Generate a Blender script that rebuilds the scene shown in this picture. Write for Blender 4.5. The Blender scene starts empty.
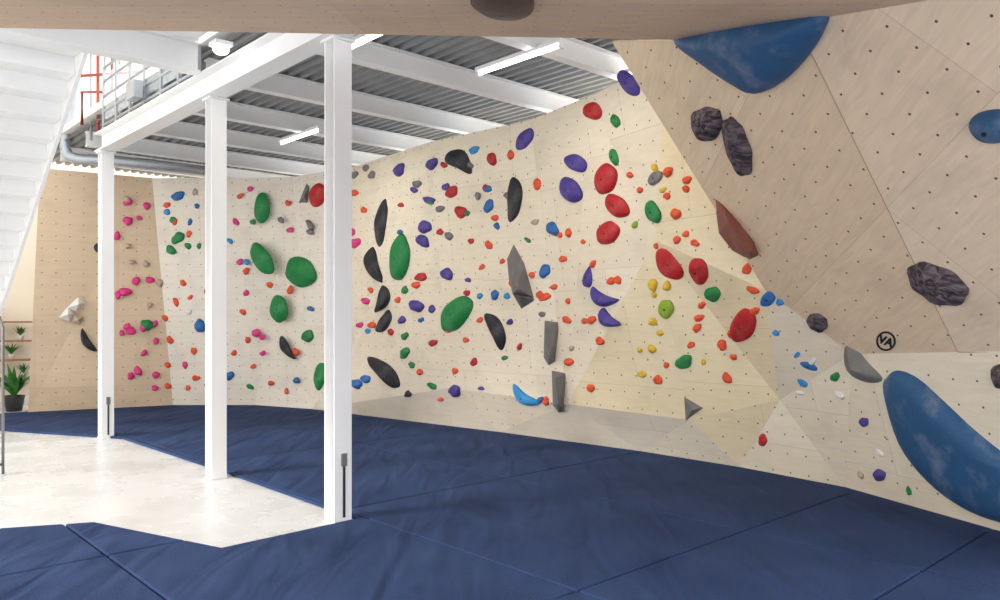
import bpy, bmesh, math, random
from mathutils import Vector, Matrix
from mathutils.bvhtree import BVHTree
from mathutils.geometry import tessellate_polygon
random.seed(7)
F=780.0; CH=1.6; HV=315.0
col=bpy.context.scene.collection
def ray(u,v): return Vector(((u-500)/F,1.0,(HV-v)/F))
CAM=Vector((0,0,CH))
def W(u,v,d): return CAM+ray(u,v)*d
def G(u,v,z=0.0): return CAM+ray(u,v)*((CH-z)*F/(v-HV))
AV=Vector((-.678,.735,0)).normalized(); BV=Vector((AV.y,-AV.x,0)); ZV=Vector((0,0,1))
def AB(a,b,z=0): return AV*a+BV*b+ZV*z
def lin(c):
    return tuple(((x/255)/12.92 if x/255<=.04045 else ((x/255+.055)/1.055)**2.4) for x in c)+(1,)
# ---------------- materials
def newmat(name):
    m=bpy.data.materials.new(name); m.use_nodes=True
    nt=m.node_tree; b=nt.nodes['Principled BSDF']; return m,nt,b
def N(nt,t,**k):
    n=nt.nodes.new(t)
    for a,v in k.items(): setattr(n,a,v)
    return n
def simple(name,c,rough=.5,metal=0,noise=.12,scale=8,bump=0,bscale=60,spec=None,emit=None,chalk=0):
    m,nt,b=newmat(name)
    tc=N(nt,'ShaderNodeTexCoord'); nz=N(nt,'ShaderNodeTexNoise'); nz.inputs['Scale'].default_value=scale; nz.inputs['Detail'].default_value=4
    nt.links.new(tc.outputs['Object'],nz.inputs['Vector'])
    mx=N(nt,'ShaderNodeMix',data_type='RGBA'); cc=lin(c)
    mx.inputs[6].default_value=tuple(x*(1-noise) for x in cc[:3])+(1,); mx.inputs[7].default_value=tuple(min(1,x*(1+noise)) for x in cc[:3])+(1,)
    nt.links.new(nz.outputs[0],mx.inputs[0]); out=mx.outputs[2]
    if chalk:
        n3=N(nt,'ShaderNodeTexNoise'); n3.inputs['Scale'].default_value=5; n3.inputs['Detail'].default_value=7; n3.inputs['Roughness'].default_value=.6; nt.links.new(tc.outputs['Object'],n3.inputs['Vector'])
        mr=N(nt,'ShaderNodeMapRange'); mr.inputs[1].default_value=.5; mr.inputs[2].default_value=.8; mr.inputs[3].default_value=0; mr.inputs[4].default_value=chalk; nt.links.new(n3.outputs[0],mr.inputs[0])
        m2_=N(nt,'ShaderNodeMix',data_type='RGBA'); m2_.inputs[7].default_value=lin((205,200,198)); nt.links.new(mr.outputs[0],m2_.inputs[0]); nt.links.new(out,m2_.inputs[6]); out=m2_.outputs[2]
    nt.links.new(out,b.inputs['Base Color'])
    b.inputs['Roughness'].default_value=rough; b.inputs['Metallic'].default_value=metal
    if spec is not None: b.inputs['Specular IOR Level'].default_value=spec
    if bump:
        n2=N(nt,'ShaderNodeTexNoise'); n2.inputs['Scale'].default_value=bscale; nt.links.new(tc.outputs['Object'],n2.inputs['Vector'])
        bp=N(nt,'ShaderNodeBump'); bp.inputs['Strength'].default_value=bump; bp.inputs['Distance'].default_value=.01
        nt.links.new(n2.outputs[0],bp.inputs['Height']); nt.links.new(bp.outputs[0],b.inputs['Normal'])
    if emit:
        b.inputs['Emission Color'].default_value=(1,.98,.94,1); b.inputs['Emission Strength'].default_value=emit
    return m
def ply(name,c1,c2,hole=(105,85,65),dots=True,grain=.06,smudge=.18,dotr=.045):
    m,nt,b=newmat(name); L=nt.links
    uv=N(nt,'ShaderNodeUVMap')
    br=N(nt,'ShaderNodeTexBrick'); br.offset=.5
    br.inputs['Scale'].default_value=1; br.inputs['Brick Width'].default_value=2.44; br.inputs['Row Height'].default_value=1.22
    br.inputs['Mortar Size'].default_value=.003; br.inputs['Mortar Smooth'].default_value=.3
    br.inputs['Color1'].default_value=lin(c1); br.inputs['Color2'].default_value=lin(c2); br.inputs['Mortar'].default_value=lin([x*.87 for x in c1])
    L.new(uv.outputs[0],br.inputs['Vector'])
    mp=N(nt,'ShaderNodeMapping'); mp.inputs['Scale'].default_value=(1.4,9,1); L.new(uv.outputs[0],mp.inputs[0])
    gn=N(nt,'ShaderNodeTexNoise'); gn.inputs['Scale'].default_value=2.2; gn.inputs['Detail'].default_value=8; gn.inputs['Distortion'].default_value=1.2; L.new(mp.outputs[0],gn.inputs['Vector'])
    g2=N(nt,'ShaderNodeMapRange'); g2.inputs[1].default_value=.3; g2.inputs[2].default_value=.7; g2.inputs[3].default_value=1-grain; g2.inputs[4].default_value=1+grain*.5
    L.new(gn.outputs[0],g2.inputs[0])
    sm=N(nt,'ShaderNodeTexNoise'); sm.inputs['Scale'].default_value=1.6; sm.inputs['Detail'].default_value=5; L.new(uv.outputs[0],sm.inputs['Vector'])
    s2=N(nt,'ShaderNodeMapRange'); s2.inputs[1].default_value=.52; s2.inputs[2].default_value=.8; s2.inputs[3].default_value=1; s2.inputs[4].default_value=1-smudge; L.new(sm.outputs[0],s2.inputs[0])
    mu=N(nt,'ShaderNodeMath',operation='MULTIPLY'); L.new(g2.outputs[0],mu.inputs[0]); L.new(s2.outputs[0],mu.inputs[1])
    vm=N(nt,'ShaderNodeVectorMath',operation='SCALE'); L.new(br.outputs[0],vm.inputs[0]); L.new(mu.outputs[0],vm.inputs['Scale'])
    out=vm.outputs[0]
    if dots:
        sc=N(nt,'ShaderNodeVectorMath',operation='SCALE'); sc.inputs['Scale'].default_value=5.0; L.new(uv.outputs[0],sc.inputs[0])
        fr=N(nt,'ShaderNodeVectorMath',operation='FRACTION'); L.new(sc.outputs[0],fr.inputs[0])
        sb=N(nt,'ShaderNodeVectorMath',operation='SUBTRACT'); sb.inputs[1].default_value=(.5,.5,0); L.new(fr.outputs[0],sb.inputs[0])
        ln=N(nt,'ShaderNodeVectorMath',operation='LENGTH'); L.new(sb.outputs[0],ln.inputs[0])
        lt=N(nt,'ShaderNodeMath',operation='LESS_THAN'); lt.inputs[1].default_value=dotr; L.new(ln.outputs['Value'],lt.inputs[0])
        mx=N(nt,'ShaderNodeMix',data_type='RGBA'); mx.inputs[7].default_value=lin(hole)
        L.new(lt.outputs[0],mx.inputs[0]); L.new(out,mx.inputs[6]); out=mx.outputs[2]
    L.new(out,b.inputs['Base Color']); b.inputs['Roughness'].default_value=.6
    return m
M={}
M['plyA']=ply('ply_warm',(222,198,168),(215,190,158))
M['plyB']=ply('ply_pale',(236,227,213),(232,222,206))
M['plyC']=ply('ply_cream',(237,225,202),(233,219,195))
M['plyY']=ply('ply_yellow',(240,224,188),(237,219,181))
M['plyK']=ply('ply_kicker',(228,216,198),(223,210,190),dots=False)
M['plyN']=ply('ply_tan',(235,210,178),(229,203,171),hole=(95,72,56),dotr=.045,grain=.09)
M['plyN2']=ply('ply_tan_light',(240,218,190),(235,211,182),hole=(95,72,56),dotr=.045,grain=.09)
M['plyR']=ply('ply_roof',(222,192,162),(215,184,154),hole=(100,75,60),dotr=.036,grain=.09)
M['white']=simple('white_paint',(243,243,243),.35,noise=.03)
M['whitewall']=simple('white_wall',(240,238,233),.7,noise=.04,scale=2)
M['cream']=simple('cream_wall',(238,226,206),.7,noise=.04,scale=2)
M['galv']=simple('galvanised',(170,176,182),.4,.4,noise=.15)
M['redpipe']=simple('red_paint',(168,72,62),.5)
M['dark']=simple('dark_plastic',(35,35,38),.5)
M['seam']=simple('seam_brown',(188,162,134),.7)
M['steel']=simple('steel',(140,140,142),.3,.8)
M['tube']=simple('lit_tube',(255,255,255),.3,emit=6)
M['wood']=simple('wood',(150,110,75),.6,noise=.2)
M['terracotta']=simple('pot_white',(225,222,215),.5)
M['leaf']=simple('leaf',(60,120,50),.5,noise=.3)
def concrete():
    m,nt,b=newmat('concrete'); L=nt.links; tc=N(nt,'ShaderNodeTexCoord')
    n=N(nt,'ShaderNodeTexNoise'); n.inputs['Scale'].default_value=1.6; n.inputs['Detail'].default_value=10; n.inputs['Roughness'].default_value=.6; L.new(tc.outputs['Object'],n.inputs['Vector'])
    r=N(nt,'ShaderNodeValToRGB'); r.color_ramp.elements[0].position=.25; r.color_ramp.elements[0].color=lin((203,204,204)); r.color_ramp.elements[1].position=.75; r.color_ramp.elements[1].color=lin((221,222,222))
    L.new(n.outputs[0],r.inputs[0]); L.new(r.outputs[0],b.inputs['Base Color'])
    r2=N(nt,'ShaderNodeMapRange'); r2.inputs[3].default_value=.15; r2.inputs[4].default_value=.4; L.new(n.outputs[0],r2.inputs[0]); L.new(r2.outputs[0],b.inputs['Roughness'])
    return m
M['concrete']=concrete()
def matfab():
    m,nt,b=newmat('mat_fabric'); L=nt.links; tc=N(nt,'ShaderNodeTexCoord')
    n=N(nt,'ShaderNodeTexNoise'); n.inputs['Scale'].default_value=70; n.inputs['Detail'].default_value=3; L.new(tc.outputs['Object'],n.inputs['Vector'])
    n3=N(nt,'ShaderNodeTexNoise'); n3.inputs['Scale'].default_value=1.3; n3.inputs['Detail'].default_value=4; L.new(tc.outputs['Object'],n3.inputs['Vector'])
    ad=N(nt,'ShaderNodeMath',operation='ADD'); L.new(n.outputs[0],ad.inputs[0]); L.new(n3.outputs[0],ad.inputs[1])
    r=N(nt,'ShaderNodeValToRGB'); r.color_ramp.elements[0].position=.3; r.color_ramp.elements[0].color=lin((32,46,80)); r.color_ramp.elements[1].position=.7; r.color_ramp.elements[1].color=lin((54,73,112))
    h=N(nt,'ShaderNodeMath',operation='MULTIPLY'); h.inputs[1].default_value=.5; L.new(ad.outputs[0],h.inputs[0]); L.new(h.outputs[0],r.inputs[0]); L.new(r.outputs[0],b.inputs['Base Color'])
    b.inputs['Roughness'].default_value=.9; b.inputs['Specular IOR Level'].default_value=.15
    mp=N(nt,'ShaderNodeMapping'); mp.inputs['Rotation'].default_value=(0,0,.75); mp.inputs['Scale'].default_value=(1,.25,1); L.new(tc.outputs['Object'],mp.inputs[0])
    w=N(nt,'ShaderNodeTexNoise'); w.inputs['Scale'].default_value=3.4; w.inputs['Detail'].default_value=1.5; w.inputs['Distortion'].default_value=.6; L.new(mp.outputs[0],w.inputs['Vector'])
    bp=N(nt,'ShaderNodeBump'); bp.inputs['Strength'].default_value=1; bp.inputs['Distance'].default_value=.06; L.new(w.outputs[0],bp.inputs['Height'])
    b2=N(nt,'ShaderNodeBump'); b2.inputs['Strength'].default_value=.3; b2.inputs['Distance'].default_value=.004; L.new(n.outputs[0],b2.inputs['Height']); L.new(bp.outputs[0],b2.inputs['Normal'])
    L.new(b2.outputs[0],b.inputs['Normal'])
    return m
M['mat']=matfab()
def deckmat():
    m,nt,b=newmat('deck_metal'); b.inputs['Metallic'].default_value=.1; b.inputs['Roughness'].default_value=.5
    tc=N(nt,'ShaderNodeTexCoord'); n=N(nt,'ShaderNodeTexNoise'); n.inputs['Scale'].default_value=3
    r=N(nt,'ShaderNodeValToRGB'); r.color_ramp.elements[0].color=lin((128,130,131)); r.color_ramp.elements[1].color=lin((164,166,167))
    nt.links.new(tc.outputs['Object'],n.inputs['Vector']); nt.links.new(n.outputs[0],r.inputs[0]); nt.links.new(r.outputs[0],b.inputs['Base Color']); return m
M['deck']=deckmat()
HC={'R':('red',(182,32,36)),'G':('green',(26,128,64)),'P':('purple',(76,60,142)),'K':('black',(40,40,46)),'B':('blue',(34,102,168)),
'C':('light blue',(45,140,200)),'O':('orange',(226,82,40)),'M':('pink',(220,50,130)),'Y':('yellow',(218,180,45)),'L':('lime green',(140,170,45)),
'T':('beige',(186,166,142)),'D':('grey',(112,110,110)),'V':('dark grey',(84,81,83)),'W':('white',(232,227,222)),'N':('brown-red',(140,84,72)),'U':('deep blue',(44,86,128)),'E':('dark brown',(80,56,48)),'F':('light grey',(118,115,113))}
for k,(n,c) in HC.items():
    M['h'+k]=simple('hold_'+n.replace(' ','_').replace('-','_'),c,.6,noise=.15,scale=7,bump=.3,bscale=90,spec=.35,chalk=(.25 if k in 'DU' else .12))
def rock():
    m,nt,b=newmat('grooved_resin'); L=nt.links; tc=N(nt,'ShaderNodeTexCoord')
    mp=N(nt,'ShaderNodeMapping'); mp.inputs['Rotation'].default_value=(.5,.7,.9); mp.inputs['Scale'].default_value=(4,20,20); L.new(tc.outputs['Object'],mp.inputs[0])
    w=N(nt,'ShaderNodeTexNoise'); w.inputs['Scale'].default_value=1.3; w.inputs['Distortion'].default_value=.8; w.inputs['Detail'].default_value=2; L.new(mp.outputs[0],w.inputs['Vector'])
    r=N(nt,'ShaderNodeValToRGB'); r.color_ramp.elements[0].position=.4; r.color_ramp.elements[1].position=.6; r.color_ramp.elements[0].color=lin((56,46,54)); r.color_ramp.elements[1].color=lin((110,98,104)); L.new(w.outputs[0],r.inputs[0]); L.new(r.outputs[0],b.inputs['Base Color'])
    bp=N(nt,'ShaderNodeBump'); bp.inputs['Distance'].default_value=.05; bp.inputs['Strength'].default_value=1; L.new(w.outputs[0],bp.inputs['Height']); L.new(bp.outputs[0],b.inputs['Normal']); b.inputs['Roughness'].default_value=.75
    return m
M['rock']=rock()
# ---------------- object helpers
def tag(o,label=None,cat=None,kind=None,group=None):
    if label: o['label']=label
    if cat: o['category']=cat
    if kind: o['kind']=kind
    if group: o['group']=group
    return o
def mkobj(name,verts,faces,mat,origin=None,parent=None,smooth=False,bevel=0):
    o0=Vector(origin) if origin is not None else Vector((0,0,0))
    me=bpy.data.meshes.new(name); me.from_pydata([tuple(Vector(v)-o0) for v in verts],[],faces)
    bm=bmesh.new(); bm.from_mesh(me); bmesh.ops.recalc_face_normals(bm,faces=bm.faces)
    bm.to_mesh(me); bm.free()
    if mat: me.materials.append(M[mat])
    if smooth:
        for p in me.polygons: p.use_smooth=True
    o=bpy.data.objects.new(name,me); col.objects.link(o); o.location=o0
    if parent is not None:
        o.parent=parent; o.location=o0-parent.location
    if bevel:
        md=o.modifiers.new('bevel','BEVEL'); md.width=bevel; md.segments=2
    return o
def empty(name,loc):
    e=bpy.data.objects.new(name,None); e.location=loc; e.empty_display_size=.1; col.objects.link(e); return e
def boxv(c,x,y,z):
    c=Vector(c); vs=[c+sx*x+sy*y+sz*z for sx in(-1,1) for sy in(-1,1) for sz in(-1,1)]
    fs=[(0,1,3,2),(4,6,7,5),(0,4,5,1),(2,3,7,6),(0,2,6,4),(1,5,7,3)]
    return vs,fs
def box(name,c,hx,hy,hz,mat,parent=None,bevel=.004,xd=None,yd=None,zd=None):
    x=(xd or BV)*hx; y=(yd or AV)*hy; z=(zd or ZV)*hz
    vs,fs=boxv(c,x,y,z); return mkobj(name,vs,fs,mat,origin=c,parent=parent,bevel=bevel)
def join(lst):
    V=[];Fc=[]
    for vs,fs in lst:
        k=len(V); V+=list(vs); Fc+=[tuple(i+k for i in f) for f in fs]
    return V,Fc
def extrude(profile,o,xd,yd,path):
    o=Vector(o); n=len(profile)
    a=[o+xd*p[0]+yd*p[1] for p in profile]; b=[p+path for p in a]
    fs=[tuple(range(n)),tuple(range(2*n-1,n-1,-1))]+[(i,(i+1)%n,n+(i+1)%n,n+i) for i in range(n)]
    return a+b,fs
def iprof(w,h,t):
    return [(-w/2,-h/2),(w/2,-h/2),(w/2,-h/2+t),(t/2,-h/2+t),(t/2,h/2-t),(w/2,h/2-t),(w/2,h/2),(-w/2,h/2),(-w/2,h/2-t),(-t/2,h/2-t),(-t/2,-h/2+t),(-w/2,-h/2+t)]
def tube(name,pts,r,mat,parent=None,origin=None,seg=10):
    V=[];Fc=[];pts=[Vector(p) for p in pts]; n=len(pts)
    for i,p in enumerate(pts):
        d=((pts[min(i+1,n-1)]-pts[max(i-1,0)])).normalized()
        up=Vector((0.13,.2,.97)) if abs(d.z)<.9 else Vector((1,.1,0)); x=d.cross(up).normalized(); y=d.cross(x).normalized()
        for k in range(seg):
            t=2*math.pi*k/seg; V.append(p+x*r*math.cos(t)+y*r*math.sin(t))
    for i in range(n-1):
        for k in range(seg): Fc.append((i*seg+k,i*seg+(k+1)%seg,(i+1)*seg+(k+1)%seg,(i+1)*seg+k))
    Fc.append(tuple(range(seg))); Fc.append(tuple((n-1)*seg+k for k in range(seg)))
    return mkobj(name,V,Fc,mat,origin=origin or pts[0],parent=parent,smooth=True)
# ---------------- camera
cd=bpy.data.cameras.new('camera'); cam=bpy.data.objects.new('camera',cd); col.objects.link(cam)
cam.location=CAM; cam.rotation_euler=(math.pi/2,0,0); cd.lens=36*F/1000; cd.sensor_width=36; cd.shift_y=(HV-300)/1000
bpy.context.scene.camera=cam
# ---------------- climbing walls
allV=[];allF=[]
def newell(P):
    n=Vector((0,0,0))
    for i in range(len(P)): n+=P[i].cross(P[(i+1)%len(P)])
    return n
def wallmesh(name,tris,mat,label,uvrot=0.0,thick=0.0):
    V=[];Fc=[];mi=[];mats=[]
    key={}
    for t in tris:
        poly,mt=(t if isinstance(t,tuple) else (t,mat))
        if mt not in mats: mats.append(mt)
        idx=[]
        for p in poly:
            k=tuple(round(x,4) for x in p)
            if k not in key: key[k]=len(V); V.append(Vector(p))
            idx.append(key[k])
        Fc.append(idx); mi.append(mats.index(mt))
    for i,f in enumerate(Fc):
        n=newell([V[k] for k in f])
        if n.dot(CAM-V[f[0]])<0: Fc[i]=f[::-1]
    me=bpy.data.meshes.new(name); me.from_pydata([tuple(v) for v in V],[],Fc)
    for m_ in mats: me.materials.append(M[m_])
    uvl=me.uv_layers.new(name='UVMap')
    for p,m_ in zip(me.polygons,mi):
        p.material_index=m_
        n=p.normal; x=Vector((0,0,1)).cross(n)
        if x.length<.2: x=BV.copy()
        x.normalize(); y=n.cross(x).normalized()
        x2=x*math.cos(uvrot)+y*math.sin(uvrot); y2=-x*math.sin(uvrot)+y*math.cos(uvrot)
        for li in p.loop_indices:
            co=me.vertices[me.loops[li].vertex_index].co; uvl.data[li].uv=(co.dot(x2)+.3,co.dot(y2)+.1)
    o=bpy.data.objects.new(name,me); col.objects.link(o)
    if thick:
        md=o.modifiers.new('solid','SOLIDIFY'); md.thickness=thick; md.offset=-1
    k=len(allV); allV.extend(V); allF.extend([[i+k for i in f] for f in Fc])
    tag(o,label,None,'structure'); return o
ZT=3.95
def T(u,v,z=ZT): return CAM+ray(u,v)*((z-CH)*F/(HV-v))
def onPlane(u,v,A,B,C):
    n=(B-A).cross(C-A); r=ray(u,v); return CAM+r*((A-CAM).dot(n)/r.dot(n))
b=[G(173,405),G(255,405),G(312,409),G(500,432),G(640,451),G(740,467),G(845,487),G(1000,531),G(1110,575)]
E0=W(612,42,6.3);E1=W(765,290,7.0);E3=W(1000,347,5.3)
NPn=(E0-E1).cross(E3-E1).normalized()
def onNear(u,v):
    r=ray(u,v); return CAM+r*((E1-CAM).dot(NPn)/r.dot(NPn))
E2=onNear(852,354);SB=onNear(958,352);E4=onNear(1200,355);E3=onNear(1000,351);ST=onNear(796,22.3);RA=onNear(690,40);RB=onNear(930,0);RC=onNear(1200,-45)
t0=T(152,178);t1=T(235,178);t2b=T(292,177);t2=T(350,168);t3=T(430,142);t4=T(530,120);t5=T(590,96);t6=W(665,60,7.3)
m2=W(355,350,12.45);m3=W(450,388,10.95);m4=W(568,404,9.55);m6=W(780,400,7.6);c1=W(655,240,7.95)
m5=onPlane(690,420,m4,m6,c1); m5=m5-ray(690,420)*.08
wA=[G(28,412),G(173,405),t0,T(40,168)]
wallmesh('wall_left',[wA],'plyA','warm plywood climbing wall panel with bolt hole grid',thick=.12)
wallmesh('wall_far',[([b[0],b[1],t1,t0],'plyB'),([b[1],b[2],t2b,t1],'plyB'),([b[2],m2,t2,t2b],'plyB')],'plyB','pale plywood climbing wall facets at the corner',thick=.04)
wallmesh('wall_main',[([b[2],m3,m2],'plyK'),([b[2],b[3],m3],'plyK'),([m2,m3,t3],'plyC'),([m2,t3,t2],'plyC'),([m3,t4,t3],'plyC'),
 ([m3,b[3],m4],'plyC'),([m3,m4,t4],'plyC'),([b[3],b[4],m4],'plyK'),([m4,t5,t4],'plyC'),([m4,c1,t5],'plyC'),([c1,t6,t5],'plyC'),([m4,m5,c1],'plyY'),
 ([m5,m6,c1],'plyY'),([m6,E1,c1],'plyY'),([c1,E1,t6],'plyY'),([b[4],m5,m4],'plyK'),([b[4],b[5],m5],'plyC'),([b[5],m6,m5],'plyY'),([b[5],b[6],m6],'plyC'),
 ([b[6],E2,m6],'plyC'),([m6,E2,E1],'plyC')],'plyC','faceted cream plywood bouldering wall with many holds',thick=.02)
wallmesh('wall_right',[([b[6],SB,E2],'plyC'),([b[6],E3,SB],'plyC'),([b[6],b[7],E3],'plyC'),([b[7],b[8],E4,E3],'plyC')],'plyC','cream plywood lower climbing wall facets',thick=.02)
wallmesh('wall_right_overhang',[([E0,RA,ST,SB,E2,E1],'plyN'),([ST,RB,RC,E4,E3,SB],'plyN2')],'plyN','tan plywood overhanging wall panels with bolt holes',uvrot=.5,thick=.02)
wallmesh('wall_right_return',[([E0,E1,t6],'plyN')],'plyN','plywood return edge of the overhanging panel')
toC=NPn if NPn.dot(CAM-E1)>0 else -NPn
for i,(pa,pb) in enumerate(((ST,SB),(SB,E4))):
    dd=(pb-pa); L_=dd.length; dd.normalize(); sd_=dd.cross(toC)
    o=box('trim_%d'%(i+1),(pa+pb)/2+toC*.001,L_/2,.0035,.002,'seam',bevel=0,xd=dd,yd=sd_,zd=toC); tag(o,'joint line between plywood panels',None,'structure')
RL=W(0,28,5.0); rn=(RB-RA).cross(RL-RA).normalized()
def onRoof(u,v):
    r=ray(u,v); return CAM+r*((RA-CAM).dot(rn)/r.dot(rn))
def roofz(x,y): 
    return RA.z-((x-RA.x)*rn.x+(y-RA.y)*rn.y)/rn.z
RL2=onRoof(-250,23.6)
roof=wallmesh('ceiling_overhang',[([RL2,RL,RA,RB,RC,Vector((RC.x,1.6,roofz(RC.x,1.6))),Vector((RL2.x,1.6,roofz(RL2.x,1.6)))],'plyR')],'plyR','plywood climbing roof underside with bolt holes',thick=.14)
bvh=BVHTree.FromPolygons(allV,allF)
# ---------------- floor & mats
vs,fs=boxv(AB(8,0,-.08),BV*16,AV*14,ZV*.05)
fl=mkobj('floor',vs,fs,'concrete'); tag(fl,'pale polished concrete floor',None,'structure')
region=[G(0,429),G(122,437),G(229,472),G(358,517.5),G(222,547),G(95,521.5),G(0,528),Vector((-4.2,2.5,0)),Vector((-3.5,-.5,0)),Vector((4.6,-.5,0)),G(1112,572),G(1000,528.5),G(845,485.5),G(740,465.8),G(640,450),G(500,431),G(312,408),G(255,404.3),G(173,404.3),G(28,411.3),G(0,413)]
tess=tessellate_polygon([region])
def clip(poly,co,no):
    out=[]
    for i in range(len(poly)):
        p,q=poly[i],poly[(i+1)%len(poly)]; dp=(p-co).dot(no); dq=(q-co).dot(no)
        if dp<=0: out.append(p)
        if (dp<0<dq) or (dq<0<dp): out.append(p+(q-p)*(dp/(dp-dq)))
    return out
acut=[-4,0.6,1.8,3.03,5.6,8.4,11.2,16]; bcut=[-8,1.6,3.4,5.27,12]
for i in range(len(acut)-1):
    for j in range(len(bcut)-1):
        g=.006; polys=[]
        for t in tess:
            pl=[Vector(region[k]) if not isinstance(k,Vector) else k for k in t]
            for co,no in ((AV*(acut[i]+g),-AV),(AV*(acut[i+1]-g),AV),(BV*(bcut[j]+g),-BV),(BV*(bcut[j+1]-g),BV)):
                pl=clip(pl,co,no)
                if len(pl)<3: break
            if len(pl)>=3: polys.append(pl)
        if not polys: continue
        bm=bmesh.new()
        for pl in polys:
            try: bm.faces.new([bm.verts.new(p) for p in pl])
            except ValueError: pass
        bmesh.ops.remove_doubles(bm,verts=bm.verts[:],dist=.001)
        bmesh.ops.recalc_face_normals(bm,faces=bm.faces)
        if sum(f.calc_area() for f in bm.faces)<.08: bm.free(); continue
        for f in bm.faces:
            if f.normal.z<0: f.normal_flip()
        me=bpy.data.meshes.new('crash_mat'); bm.to_mesh(me); bm.free(); me.materials.append(M['mat'])
        o=bpy.data.objects.new('crash_mat',me); col.objects.link(o)
        md=o.modifiers.new('solid','SOLIDIFY'); md.thickness=.03; md.offset=-1
        md=o.modifiers.new('bevel','BEVEL'); md.width=.014; md.segments=2; md.limit_method='ANGLE'
        tag(o,'navy blue fabric covered bouldering crash mat','mat',group='blue crash mats covering the floor')
# ---------------- posts
def post(u,v,top,label,sock=False):
    p=G(u,v,-.03); p.z=-.03; e=empty('steel_post',p)
    w=.155
    V,Fc=extrude(iprof(w,w,.014),p,BV,AV,ZV*(top-p.z))
    mkobj('column',V,Fc,'white',origin=p,parent=e,bevel=.002)
    box('base_plate',p+ZV*.008,.085,.085,.008,'white',e)
    box('top_plate',Vector((p.x,p.y,top-.01)),.1,.1,.01,'white',e)
    if sock:
        box('socket_box',p-AV*.084+BV*.005+ZV*.5,.024,.008,.05,'steel',e)
        box('cable_cover',p-AV*.083+BV*.005+ZV*.25,.01,.006,.2,'dark',e)
    tag(e,label,'post'); return p
PT=3.76
p1=post(338,522,PT,'white painted steel post with cable cover',True)
p2=post(216,478,PT,'white painted steel post standing on concrete')
p3=post(106,438,PT,'white painted steel post beside the plywood wall',True)
bb=3.16
V,Fc=extrude(iprof(.2,.25,.02),AB(2.5,bb,PT+.125),BV,ZV,AV*8.75)
o=mkobj('edge_beam',V,Fc,'white',origin=AB(2.5,bb,PT+.125)); tag(o,'long white steel beam resting on the posts','beam')
zb=4.05
for a in (3.7,5.1,6.5,8.05,9.5,10.95,12.4,13.8):
    o_=AB(a,bb+.1,zb+.11); V,Fc=extrude(iprof(.12,.22,.016),o_,AV,ZV,BV*9.5)
    o=mkobj('ceiling_beam',V,Fc,'white',origin=o_); tag(o,'white steel ceiling beam under metal decking','beam',group='white ceiling beams')
V=[];Fc=[]
A0,A1,B0,B1=2.6,15.5,bb+.02,13.0
per=.14; prof=[(0,0),(.05,0),(.065,.05),(.12,.05)]
pts=[];bq=B0
while bq<B1:
    for q in prof: pts.append((bq+q[0],q[1]))
    bq+=per
for (pa,pz) in pts:
    V.append(AB(A0,pa,zb+.225+pz)); V.append(AB(A1,pa,zb+.225+pz))
Fc=[(2*i,2*i+1,2*i+3,2*i+2) for i in range(len(pts)-1)]
o=mkobj('ceiling',V,Fc,'deck'); tag(o,'grey corrugated metal decking ceiling',None,'structure')
box('ceiling_slab',AB(9,8.1,zb+.37),4.95,6.5,.05,'whitewall'); tag(bpy.data.objects['ceiling_slab'],'upper floor slab',None,'structure'); bpy.data.objects['ceiling_slab'].name='ceiling_floor_slab'
box('ceiling_mezzanine',AB(4.9,-1.4,4.36),4.4,2.9,.06,'white'); tag(bpy.data.objects['ceiling_mezzanine'],'white underside of the mezzanine landing',None,'structure')
for a in (7.75,5.9,4.2):
    o_=AB(a,-5.7,4.15); V,Fc=extrude(iprof(.16,.3,.02),o_,AV,ZV,BV*8.75)
    o=mkobj('mezzanine_beam',V,Fc,'white',origin=o_); tag(o,'white steel beam carrying the mezzanine landing','beam',group='white mezzanine beams')
# railing
re=empty('guard_railing',AB(8,bb,4.01))
for k in range(7):
    a=8.0+k*.53
    box('railing_post',AB(a,bb,4.45),.018,.025,.44,'galv',re,.002)
for z in (4.12,4.3,4.5,4.7,4.88):
    tube('handrail',[AB(8,bb,z),AB(11.2,bb,z)],.018,'galv',re,AB(8,bb,z))
mgl,nt,bs=newmat('clear_panel'); bs.inputs['Base Color'].default_value=(.85,.92,.97,1); bs.inputs['Alpha'].default_value=.3; bs.inputs['Roughness'].default_value=.1; M['glass']=mgl
for k in range(6):
    box('railing_panel',AB(8.26+k*.53,bb,4.48),.005,.22,.3,'glass',re,.0)
tag(re,'galvanised guard railing with clear panels on beam','railing')
for a,z,l in ((9.6,4.22,.14),):
    e=box('equipment_box',AB(a,bb-.12,z),.05,l,.1,'galv'); tag(e,'galvanised metal service box fixed to the railing','box')
box('wall_back',AB(17,0,3.7),12,.08,3.75,'cream'); tag(bpy.data.objects['wall_back'],'cream painted back wall of the hall',None,'structure')
box('ceiling_hall',AB(12.5,-3.6,7.4),6.8,5.2,.06,'whitewall'); tag(bpy.data.objects['ceiling_hall'],'white high ceiling over the stair hall',None,'structure')
# pipes
e=tube('ventilation_pipe',[W(78,70,12),W(74,100,12),W(67,130,12),W(65,147,12),W(69,156,12),W(80,159,12),W(110,160,12),W(150,164,12.2),W(210,171,12.5)],.075,'galv'); tag(e,'curved galvanised ventilation pipe below the mezzanine','pipe')
for pts_,r in (([W(82,125,10.9),W(82,92,10.9),W(100,92,10.9),W(135,96,11.0)],.022),([W(98,50,10.8),W(98,130,10.8)],.022),([W(112,55,10.8),W(112,128,10.8)],.018),([W(78,76,10.7),W(140,72,10.7)],.02)):
    e=tube('sprinkler_pipe',pts_,r,'redpipe'); tag(e,'red painted sprinkler pipe near the railing','pipe',group='red sprinkler pipes')
for u in (91,105,120):
    e=tube('conduit_pipe',[W(u,45,11.2),W(u,140,11.2)],.02,'galv'); tag(e,'slim galvanised vertical conduit pipe','pipe',group='galvanised conduits')
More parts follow.
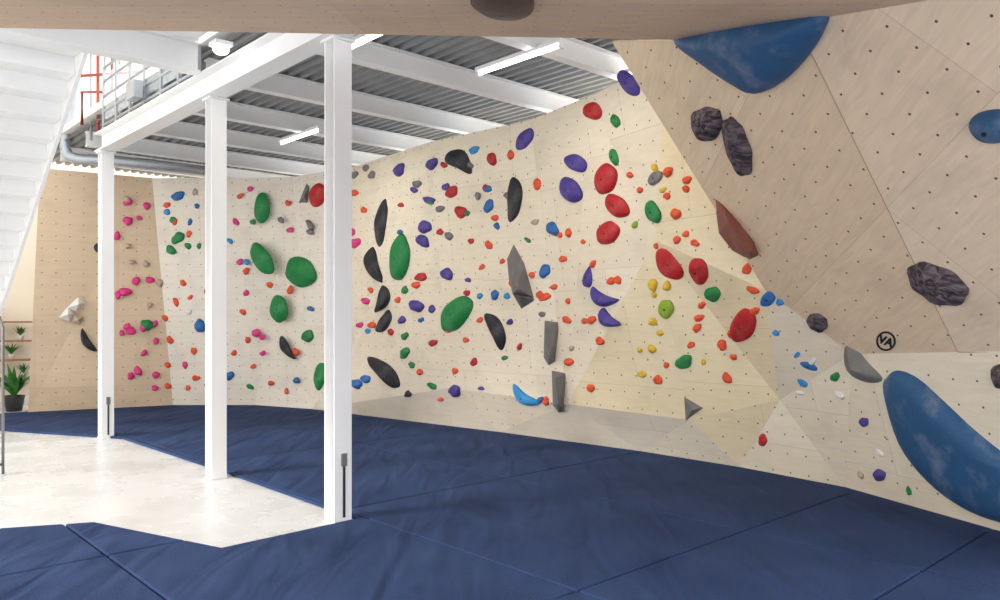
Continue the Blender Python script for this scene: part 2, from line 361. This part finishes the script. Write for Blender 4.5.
# ---------------- staircase
S0=W(88,55,7.5); se=empty('staircase',S0); sl=.628; run=.27; n=19
d=(AV-ZV*sl)
for off in (0,-1.3):
    o0=S0+BV*off-d*.15
    L=run*n
    pr=[Vector((0,0,0)),d*(L),d*(L)+ZV*.28,ZV*.28]
    a_=[o0+q for q in pr]; b_=[o0+q-BV*.04 for q in pr]
    mkobj('stringer',a_+b_,[(0,1,2,3),(7,6,5,4),(0,1,5,4),(1,2,6,5),(2,3,7,6),(3,0,4,7)],'white',origin=o0,parent=se,bevel=.003)
for k in range(n-1):
    c=S0+AV*(run*(k+.5))-ZV*(sl*run*(k+.5))+ZV*.13-BV*.65
    vs,fs=join([boxv(c,BV*.6,AV*(run/2+.01),ZV*.015),boxv(c+AV*(run/2)-ZV*(sl*run/2),BV*.6,AV*.008,ZV*(sl*run/2+.01))])
    mkobj('tread',vs,fs,'white',origin=c,parent=se)
tag(se,'white steel staircase seen from below','stairs')
p=G(3,474,-.03); p.z=-.03
re=empty('floor_barrier',p)
tube('rail_frame',[p-BV*.6,p-BV*.6+ZV*.9,p-BV*.57+ZV*1.0,p-BV*.1+ZV*1.6,p-BV*.03+ZV*1.61,p+ZV*1.5,p+ZV*.0],.014,'steel',re,p)
tube('lower_rail',[p-BV*.6+ZV*.1,p+ZV*.1],.012,'steel',re,p)
tag(re,'slim steel tube barrier standing on concrete','barrier')
# ---------------- shelf + plants
sp=G(12,407,-.03); sp.z=-.03
she=empty('shelf_unit',sp)
for z in (.45,.8,1.15,1.5): box('shelf_board',sp+AV*.6-BV*.1+ZV*z,.6,.15,.015,'wood',she,.002)
for x in (-.7,.5): box('side_panel',sp+AV*.6+BV*x+ZV*.78,.015,.15,.78,'wood',she,.002)
tag(she,'wooden shelf unit with plants beside the wall','shelf')
def plant(p,h,r,label):
    e=empty('potted_plant',p)
    V=[];Fc=[];seg=16
    for i,(rr,z) in enumerate(((.7,0),(.95,.9),(1,1),(.88,1),(.85,.8))):
        for k in range(seg):
            t=2*math.pi*k/seg; V.append(p+Vector((math.cos(t)*rr*r,math.sin(t)*rr*r,z*h*.35)))
    for i in range(4):
        for k in range(seg): Fc.append((i*seg+k,i*seg+(k+1)%seg,(i+1)*seg+(k+1)%seg,(i+1)*seg+k))
    Fc.append(tuple(range(seg))); Fc.append(tuple(4*seg+k for k in range(seg)))
    mkobj('pot',V,Fc,'terracotta' if r<.12 else 'dark',origin=p,parent=e,smooth=True)
    V=[];Fc=[]
    for j in range(40):
        t=random.uniform(0,6.28); ll=h*random.uniform(.5,.95); o=p+ZV*h*.28; out=Vector((math.cos(t),math.sin(t),0)); sd=Vector((-out.y,out.x,0))
        w=h*.055; k=len(V)
        sp_=random.uniform(.2,.9)
        for s in range(5):
            f=s/4; c=o+out*(sp_*ll*f**1.4)+ZV*(ll*(f-.35*sp_*f*f)); ww=w*math.sin(math.pi*(f*.85+.12)); V+= [c-sd*ww,c+sd*ww]
        for s in range(4): Fc.append((k+2*s,k+2*s+1,k+2*s+3,k+2*s+2))
    mkobj('foliage',V,Fc,'leaf',origin=p,parent=e)
    tag(e,label,'plant')
plant(G(14,411,-.03),.75,.17,'leafy green plant in dark pot on floor')
for x,z,hh in ((-.3,1.165,.3),(.1,.815,.28),(.25,1.165,.25),(-.15,1.515,.3),(-.25,.815,.26),(.3,.465,.25)):
    plant(sp+AV*.6+BV*x+ZV*z,hh,.06,'small green plant in white pot on shelf')
# ---------------- fluorescent lights
LP=14
def fluo(c,dirv,L,label):
    e=empty('fluorescent_light',c); sd=ZV.cross(dirv).normalized()
    box('housing',c+ZV*.025,L/2,.045,.02,'white',e,xd=dirv,yd=sd)
    tube('lamp_tube',[c-dirv*(L/2-.03)-ZV*.012,c+dirv*(L/2-.03)-ZV*.012],.018,'tube',e,c)
    for s in(-1,1): box('end_cap',c+dirv*s*(L/2-.015)-ZV*.012,.015,.025,.025,'white',e,xd=dirv,yd=sd)
    for s in (-.3,.3): tube('hanging_rod',[c+dirv*s*L+ZV*.04,c+dirv*s*L+ZV*(zb-c.z+.02)],.006,'steel',e,c)
    ld=bpy.data.lights.new('lamp','AREA'); ld.shape='RECTANGLE'; ld.size=L; ld.size_y=.1; ld.energy=LP; ld.color=(1,.96,.88)
    lo=bpy.data.objects.new('lamp',ld); col.objects.link(lo); lo.parent=e
    lo.rotation_euler=(0,0,math.atan2(dirv.y,dirv.x)); lo.location=(0,0,-.06)
    tag(e,label,'light',group='ceiling tube lights')
def atz(u,v,z): return CAM+ray(u,v)*((z-CH)*F/(HV-v))
fluo(atz(518,59,zb-.02),AV,1.15,'lit white fluorescent tube under the ceiling')
fluo(atz(300,136,zb-.02),AV,1.1,'lit white fluorescent tube above the far wall')
fluo(atz(368,38,zb-.02),AV,.8,'lit white fluorescent tube beside the post')
LP=45
fluo(AB(4.4,6.3,zb-.02),AV,1.2,'lit white fluorescent tube over the mats')
c=atz(221,50,3.97); e=empty('bulkhead_lamp',c)
bm=bmesh.new(); bmesh.ops.create_uvsphere(bm,u_segments=20,v_segments=10,radius=.07); bmesh.ops.scale(bm,vec=(1,1,.6),verts=bm.verts); me=bpy.data.meshes.new('lamp_globe'); bm.to_mesh(me); bm.free(); me.materials.append(M['tube'])
o=bpy.data.objects.new('lamp_globe',me); col.objects.link(o); o.parent=e
box('lamp_base',c+ZV*.05,.08,.08,.02,'white',e)
tag(e,'bright round lamp under the mezzanine beam','light')
# ---------------- holds
def planehit(u,v,p0,n):
    r=ray(u,v); return CAM+r*((p0-CAM).dot(n)/r.dot(n))
def hit(u,v):
    loc,n,i,dd=bvh.ray_cast(CAM,ray(u,v).normalized())
    if loc is None: return None,None
    if n.dot(ray(u,v))>0: n=-n
    return loc,n
placed=[]
def label_for(c,w,kind):
    size='large' if w>=24 else ('small' if w<=11 else 'medium')
    shp={'b':'rounded','c':'crescent shaped','t':'teardrop shaped'}[kind]
    return f"{size} {shp} {HC[c][0]} climbing hold on plywood wall"
def hold(c,u,v,w,h,ang=0,kind='b'):
    p,n=hit(u,v)
    if p is None: return
    th=math.radians(ang); dx,dy=math.cos(th),-math.sin(th)
    X=planehit(u+w/2*dx,v+w/2*dy,p,n)-p; Y=planehit(u+h/2*(-math.sin(th)),v-h/2*math.cos(th),p,n)-p
    big=w>=18
    Hh=(.45 if big else .65)*min(X.length,Y.length)
    seg=18 if w<16 else 36; rings=5 if w<16 else 10
    ph=[random.uniform(0,6.28) for _ in range(6)]; am=(.06 if c=='K' else .045) if big else .1
    lump=(.2 if c=='K' else .16) if big else .22
    bend=random.choice((-.35,.35)) if (c=='K' and kind!='c') else 0
    def P(r,t):
        rad=r*(1+am*math.sin(2*t+ph[0])+am*.7*math.sin(3*t+ph[1])+am*.5*math.sin(5*t+ph[2]))
        x=rad*math.cos(t); y=rad*math.sin(t)
        if kind=='t': y*=1-.45*x
        z=(max(0,1-r**2.4))**.6*(1+lump*math.sin(2.6*x+ph[3])*math.cos(1.5*y+ph[4])+lump*.6*math.sin(3*y+ph[1])+lump*.3*math.sin(6*x+ph[5]))
        if kind=='c': y=y*.6*(1-.1*x*x)+.6*(x*x)-.3
        y+=bend*(x*x-.4)
        return p+X*x+Y*y+n*(z*Hh)
    V=[];Fc=[]
    for i in range(rings):
        r=1-(i/rings)**1.3
        for k in range(seg): V.append(P(r,2*math.pi*k/seg))
    V.append(P(0,0)); ci=len(V)-1
    for i in range(rings-1):
        for k in range(seg): Fc.append((i*seg+k,i*seg+(k+1)%seg,(i+1)*seg+(k+1)%seg,(i+1)*seg+k))
    for k in range(seg): Fc.append(((rings-1)*seg+k,(rings-1)*seg+(k+1)%seg,ci))
    Fc.append(tuple(range(seg))[::-1])
    o=mkobj('climbing_hold',V,Fc,'h'+c,origin=p,smooth=True)
    tag(o,label_for(c,w,kind),'climbing hold',group='climbing holds on the bouldering wall')
    if big:
        top=P(0,0); br=min(.012,.2*Y.length)
        t1_=n.orthogonal().normalized(); t2_=n.cross(t1_)
        base=[top+t1_*br*math.cos(k*math.pi/4)+t2_*br*math.sin(k*math.pi/4)-n*.012 for k in range(8)]; topv=[x+n*.015 for x in base]
        mkobj('bolt',base+topv,[tuple(range(8)),tuple(range(15,7,-1))]+[(k,(k+1)%8,8+(k+1)%8,8+k) for k in range(8)],'dark',origin=top,parent=o)
    placed.append((u,v,max(w,h)/2))
DATA='''
P 525 139 26 14 55;P 576 163 24 17 -30;P 571 190 28 20 -60;P 629 83 32 16 -50;P 432 164 13 11 40;P 446 187 8 8;P 429 200 13 7 -20;P 425 227 15 12;P 423 241 15 11 -60
P 447 274 13 12;P 417 306 14 12;P 432 309 8 7;P 603 297 30 22 -25 c;P 609 318 26 20 -45 c;P 588 277 22 9 80 t;P 402 320 8 8;P 414 190 8 6;P 864 422 9 10;P 880 475 13 11;P 455 391 12 12;P 400 170 14 9 60;P 468 280 6 5;P 510 322 7 6
R 593 111 22 17 -10;R 606 179 33 21 80;R 617 206 28 20 -40;R 608 233 27 20 50;R 670 264 38 24 -55;R 699 271 28 18 -70;R 743 326 36 24 60;R 318 195 24 16 80
R 492 159 13 10 -60;R 452 192 13 11 50;R 461 212 14 11;R 486 188 8 6;R 421 277 12 9;R 433 343 9 7;R 474 362 10 6;R 440 232 8 6;R 391 332 7 6;R 471 241 6 6;R 763 440 12 9;R 467 293 7 6;R 401 205 6 5;R 444 165 7 6
G 262 208 32 15 90;G 262 259 34 19 -60;G 301 272 32 29 -50;G 279 309 28 18 -80;G 308 336 14 10 60;G 320 376 28 11 85;G 400 258 48 19 82;G 456 314 44 24 55;G 653 212 25 14 -70;G 614 157 18 9 -70;G 616 121 14 8 -80
G 713 294 17 14 20;G 684 362 17 14;G 405 353 12 9;G 178 238 14 11;G 171 250 11 9;G 405 336 8 7;G 432 386 11 6 -20;G 147 325 14 11;G 429 202 10 5;G 405 290 9 6;G 188 246 8 6;G 467 213 6 6;G 909 491 9 5;G 835 377 10 9;G 199 246 6 5;G 253 222 6 6;G 173 220 8 6;G 412 365 7 6
K 460 162 34 17 -40 t;K 514 199 44 15 88;K 382 223 48 10 82;K 376 265 38 17 -75 c;K 382 299 30 17 75 c;K 384 322 24 12 60;K 496 330 38 15 -65;K 384 372 46 15 -42;K 287 349 26 9 -55 t;K 88 341 26 14 -55 c;K 97 248 9 6;K 408 394 8 6
B 489 206 14 9 60;B 545 271 15 10 80;B 553 229 16 10 -50;B 497 226 7 6;C 525 396 32 18 -35 c;B 768 299 18 13;B 200 326 14 11 ;B 178 196 14 9 10;B 488 189 8 7;B 544 297 12 6 10;B 357 384 12 9;B 229 376 11 9;B 809 366 18 7 -20
C 474 150 12 7;C 507 296 7 6;C 480 296 6 6;C 780 302 9 7;C 776 333 8 5 -30;B 540 400 8 6;C 167 212 7 6;C 246 262 7 6;C 368 331 6 5;B 366 379 10 8;C 797 355 7 5;B 197 206 6 5;C 803 383 12 6 -30;B 400 232 6 5;B 495 295 10 8;B 190 222 7 5;C 230 241 7 5;B 213 330 6 6;B 421 320 6 5
O 538 184 11 10;O 511 155 9 7;O 569 233 9 6;O 676 214 12 10;O 677 240 9 7;O 667 196 8 7;O 686 234 8 6;O 695 243 9 7;O 545 297 12 8 20;O 593 264 8 6;O 563 259 8 7;O 611 281 9 7;O 567 320 9 7;O 592 320 9 8;O 600 341 9 8;O 658 380 10 9
O 699 318 10 8;O 697 328 10 8;O 722 345 11 10;O 727 378 12 9;O 591 388 9 7;O 546 401 9 7;O 569 362 9 8;O 691 345 9 6;O 668 172 11 10;O 747 269 12 9;O 753 290 13 7 -20;O 731 334 8 6;O 752 251 8 6;O 755 311 10 8;O 687 180 10 8;O 686 189 8 7;O 618 280 9 7;O 540 295 9 7
O 532 275 7 6;O 489 245 9 7;O 520 262 8 6;O 585 321 8 6;O 656 246 6 5;O 554 287 7 6;O 512 284 7 6;O 482 267 7 5;O 495 218 8 6;O 416 285 9 7;O 640 190 7 6;O 630 175 7 6;O 702 305 9 7
Y 653 285 14 9 80;Y 653 322 9 8;Y 660 333 8 6;Y 652 349 9 8;Y 642 374 9 7;Y 667 286 11 8;L 666 309 20 15 80;Y 654 295 6 6;Y 663 190 8 5;Y 655 168 10 6;L 635 225 8 6;Y 640 350 6 5
D 655 178 18 11 50 ;D 354 175 9 7;D 372 175 8 7;D 417 184 9 8;D 440 209 9 7;D 449 236 10 7;D 508 196 8 8;D 470 165 8 6;D 366 168 7 6;T 535 222 8 6;D 478 196 8 6;D 310 225 11 6;D 310 232 8 5;D 281 220 8 5;T 345 300 7 6
M 128 202 9 8;M 147 206 8 7;M 128 221 10 9;M 117 236 8 8;M 150 280 9 7;M 136 281 9 8;M 125 292 13 9;M 118 295 8 7;M 131 331 10 8;M 143 328 8 7;M 155 324 7 6;M 138 371 10 8;M 131 376 8 7;M 156 375 8 7;M 144 353 7 6;M 156 341 7 6;M 127 327 8 7;M 139 218 6 5;M 155 388 7 6;M 122 333 6 6
M 355 243 12 10;M 352 232 8 7;M 236 222 8 6;M 240 262 7 7;M 256 333 9 8;M 262 337 7 6;M 185 365 7 6;M 290 230 7 6;M 246 293 6 6;M 250 189 6 5;M 366 301 8 7;M 360 325 7 6
O 167 205 7 6;O 175 222 7 5;O 189 234 7 6;O 176 302 9 6;O 165 318 7 6;O 170 340 8 7;O 194 351 8 6;O 168 365 7 6;O 196 378 8 6;O 183 283 7 6;O 209 352 6 6;O 240 196 7 5;O 246 271 7 6;O 243 312 7 6;O 288 203 6 6;O 290 290 9 6;O 270 285 7 6;O 248 340 7 6;O 234 353 6 6;O 296 352 8 6;O 168 386 7 6;O 188 388 6 5
O 354 193 9 7;O 364 210 7 6;O 371 290 6 5;O 398 300 6 6;O 448 330 7 6;O 372 325 8 7;O 455 371 7 6;O 466 340 6 6;O 480 320 7 6;O 420 372 7 6;O 560 235 6 5
T 127 200 8 7;T 160 283 8 7;T 132 262 6 5;T 146 264 7 6;T 195 192 8 5;T 128 246 6 6;T 150 305 6 6
W 840 395 12 6 -30;W 880 453 12 5;T 861 475 8 5;W 800 393 10 4 -10;W 812 362 12 5;R 893 413 6 4
'''
random.seed(11)
for line in DATA.replace('\n',';').split(';'):
    s=line.split()
    if len(s)<5: continue
    c=s[0]; nums=[]; kind='b'
    for x in s[1:]:
        if x in 'bct': kind=x
        else: nums.append(float(x))
    u,v,w,h=nums[:4]; ang=nums[4] if len(nums)>4 else random.uniform(0,180)
    hold(c,u,v,w,h,ang,kind)
regs=[((160,185,312,395),'OBGMOCW',20),((360,180,590,400),'OPRBGTDO',10),((600,110,740,400),'OYYOTL',3)]
for (x0,y0,x1,y1),cs,nn in regs:
    k=0;tr=0
    while k<nn and tr<600:
        tr+=1; u=random.uniform(x0,x1); v=random.uniform(y0,y1)
        if x0==360 and v<150+(590-u)*.2: continue
        if x0==600 and (u-600)*1.6+60>v: continue
        if any(math.hypot(u-a,v-b_)<rr+9 for a,b_,rr in placed): continue
        hold(random.choice(cs),u,v,random.uniform(5,8),random.uniform(4,6),random.uniform(0,180)); k+=1
def dome(name,outline,center,ht,mat,label,cat='climbing hold',pw=2.2,q=.55):
    p,n=hit(*center)
    pts=[]
    m=len(outline)
    for i in range(m):
        p0,p1_,p2_,p3_=[Vector(outline[(i+k)%m]) for k in(-1,0,1,2)]
        for s in range(4):
            t=s/4; pts.append(.5*((2*p1_)+(p2_-p0)*t+(2*p0-5*p1_+4*p2_-p3_)*t*t+(3*p1_-p0-3*p2_+p3_)*t**3))
    cv=Vector(center); V=[];Fc=[]; sg=len(pts); rings=12
    f1=random.uniform(0,6.28)
    for i in range(rings):
        r=math.cos(i/rings*math.pi/2)
        for ki,a in enumerate(pts):
            wob=1+(.09*math.sin(ki*2*math.pi/sg*5+f1+3*r) if mat=='rock' else 0)
            c2=cv+(a-cv)*r*(1+(.04*math.sin(ki*2*math.pi/sg*7+f1) if mat=='rock' else 0)); z=(1-r**pw)**q*wob
            V.append(planehit(c2.x,c2.y,p,n)+n*ht*z*(1 if i else 0)-(n*.02 if i==0 else n*0))
    V.append(planehit(cv.x,cv.y,p,n)+n*ht)
    for i in range(rings-1):
        for k in range(sg): Fc.append((i*sg+k,i*sg+(k+1)%sg,(i+1)*sg+(k+1)%sg,(i+1)*sg+k))
    for k in range(sg): Fc.append(((rings-1)*sg+k,(rings-1)*sg+(k+1)%sg,len(V)-1))
    Fc.append(tuple(range(sg))[::-1])
    o=mkobj(name,V,Fc,mat,origin=p,smooth=True); tag(o,label,cat)
    return o,p,n
def bolt(o,u,v,p,n,hgt):
    top=planehit(u,v,p,n)+n*hgt; br=.014; t1_=n.orthogonal().normalized(); t2_=n.cross(t1_)
    base=[top+t1_*br*math.cos(k*math.pi/4)+t2_*br*math.sin(k*math.pi/4)-n*.03 for k in range(8)]; topv=[x+n*.034 for x in base]
    mkobj('bolt',base+topv,[tuple(range(8)),tuple(range(15,7,-1))]+[(k,(k+1)%8,8+(k+1)%8,8+k) for k in range(8)],'dark',origin=top,parent=o)
o,p,n=dome('climbing_hold',[(674,36),(705,23),(745,12),(795,8),(828,9),(826,28),(810,54),(785,80),(758,92),(735,82),(702,60)],(760,36),.2,'hU','huge blue bowl shaped hold below the plywood roof')
bolt(o,752,52,p,n,.18)
o,p,n=dome('climbing_hold',[(970,124),(978,113),(1000,109),(1025,114),(1030,128),(1005,140),(982,138)],(1000,124),.1,'hU','blue rounded hold on the tan overhanging panel')
bolt(o,994,124,p,n,.1)
o,p,n=dome('climbing_hold',[(884,390),(888,376),(898,370),(918,378),(945,402),(975,430),(1010,458),(1040,480),(1040,528),(1000,522),(965,508),(930,482),(900,443)],(950,443),.11,'hU','huge blue half moon hold low on the wall',pw=4,q=.6)
bolt(o,925,415,p,n,.1); bolt(o,965,470,p,n,.1)
dome('climbing_hold',[(692,122),(694,112),(706,107),(718,109),(723,120),(720,133),(710,141),(698,136)],(707,124),.08,'rock','dark grey grooved hold beside an elongated one')
dome('climbing_hold',[(723,124),(729,117),(738,121),(746,134),(752,152),(752,170),(745,176),(736,168),(728,150)],(739,146),.08,'rock','elongated dark grey grooved hold on tan panel')
dome('climbing_hold',[(909,268),(920,262),(940,266),(960,277),(969,292),(962,303),(945,304),(925,295),(911,282)],(938,284),.09,'rock','wide dark grey grooved hold on tan panel')
dome('climbing_hold',[(807,318),(815,313),(825,317),(828,326),(821,332),(811,327)],(817,322),.05,'rock','small dark grey rounded hold on tan panel')
dome('climbing_hold',[(993,368),(1005,364),(1015,375),(1008,388),(996,386)],(1004,376),.06,'rock','small dark grey hold near the big blue hold')
dome('climbing_hold',[(845,337),(852,342),(868,362),(883,379),(870,383),(852,376),(844,362)],(858,366),.09,'hF','grey pointed wedge hold near the panel seam',pw=1.2,q=.9)
dome('climbing_hold',[(470,0),(482,-12),(510,-14),(532,-4),(533,10),(520,17),(495,16),(478,9)],(503,2),.06,'hE','dark brown rounded hold under the plywood roof')
def volume(base,apex,ht,mat,label,name='wall_volume',cat='climbing volume'):
    cu=sum(a[0] for a in base)/len(base); cv=sum(a[1] for a in base)/len(base)
    p,n=hit(cu,cv); V=[planehit(a[0],a[1],p,n)-n*.01 for a in base]
    for a in apex: V.append(planehit(a[0],a[1],p+n*ht,n))
    bm=bmesh.new(); vv=[bm.verts.new(x) for x in V]; bmesh.ops.convex_hull(bm,input=vv)
    bmesh.ops.translate(bm,verts=bm.verts,vec=-p)
    me=bpy.data.meshes.new(name); bm.to_mesh(me); bm.free(); me.materials.append(M[mat])
    o=bpy.data.objects.new(name,me); col.objects.link(o); o.location=p
    md=o.modifiers.new('bevel','BEVEL'); md.width=.006; md.segments=1
    tag(o,label,cat)
volume([(713,197),(722,204),(740,224),(754,242),(759,256),(749,261),(731,251),(718,234)],[(728,222),(750,252)],.1,'hN','brown red wedge shaped hold on tan panel','climbing_hold','climbing hold')
volume([(513,242),(506,258),(508,280),(512,294),(534,298),(524,262)],[(517,288)],.2,'hF','tall grey faceted volume on the cream wall')
volume([(511,293),(534,297),(535,301),(521,310)],[(520,296)],.12,'hV','dark grey base wedge under a tall volume')
volume([(544,320),(559,322),(555,362),(548,366),(543,358)],[(545,328),(549,358)],.15,'hF','grey elongated faceted volume on the cream wall')
volume([(551,370),(566,373),(563,412),(558,413),(552,405)],[(555,378),(558,404)],.15,'hF','grey elongated faceted volume near the mats')
volume([(683,396),(704,408),(685,422)],[(692,410)],.09,'hF','small grey triangular volume low on wall')
volume([(66,308),(78,297),(86,303),(76,312)],[(79,304)],.12,'hW','white pointed volume on warm plywood panel')
volume([(58,318),(68,306),(74,314),(70,322)],[(68,314)],.12,'hW','white pointed volume on warm plywood panel')
volume([(72,314),(84,316),(80,326),(72,322)],[(78,320)],.08,'hT','beige faceted volume on warm plywood panel')
volume([(298,203),(306,183),(309,186),(307,203)],[(304,197)],.1,'hF','grey slim triangular volume on pale wall')
# logo (painted flat on the panel)
p,n=hit(886,341); q0=p+n*.004
X=planehit(896,341,p,n)-p; Y=planehit(886,331,p,n)-p
V=[];Fc=[];sg=40
for k in range(sg):
    t=2*math.pi*k/sg
    for rr in (1.0,.8): V.append(q0+X*(rr*math.cos(t))+Y*(rr*math.sin(t)))
for k in range(sg): Fc.append((2*k,2*((k+1)%sg),2*((k+1)%sg)+1,2*k+1))
e=empty('wall_logo',q0)
mkobj('logo_ring',V,Fc,'dark',origin=q0,parent=e)
cu=bpy.data.curves.new('tmp','FONT'); cu.body='VA'; cu.size=1.15; cu.align_x='CENTER'; cu.align_y='CENTER'; cu.offset=.055
tmp=bpy.data.objects.new('tmp',cu); col.objects.link(tmp); bpy.context.view_layer.update()
me=bpy.data.meshes.new_from_object(tmp.evaluated_get(bpy.context.evaluated_depsgraph_get())); bpy.data.objects.remove(tmp)
me.name='logo_letters'; me.materials.clear(); me.materials.append(M['dark'])
ca,sa=math.cos(-.35),math.sin(-.35)
for v_ in me.vertices:
    x_,y_=v_.co.x*ca-v_.co.y*sa,v_.co.x*sa+v_.co.y*ca
    v_.co=X*x_+Y*y_+n*.001
o=bpy.data.objects.new('logo_letters',me); col.objects.link(o); o.parent=e
tag(e,'round black logo mark printed on plywood','logo')
# ---------------- lights
w=bpy.data.worlds.new('world'); bpy.context.scene.world=w; w.use_nodes=True
bg=w.node_tree.nodes['Background']; bg.inputs[0].default_value=(.975,.98,.99,1); bg.inputs[1].default_value=2.2
sd=bpy.data.lights.new('sun','SUN'); sd.energy=3.8; sd.angle=math.radians(12); sd.color=(1,.97,.92)
so=bpy.data.objects.new('sun',sd); col.objects.link(so)
so.rotation_euler=Vector((.85,.42,-.42)).to_track_quat('-Z','Y').to_euler()
vs_=bpy.context.scene.view_settings; vs_.view_transform='Standard'; vs_.look='None'; vs_.exposure=.42
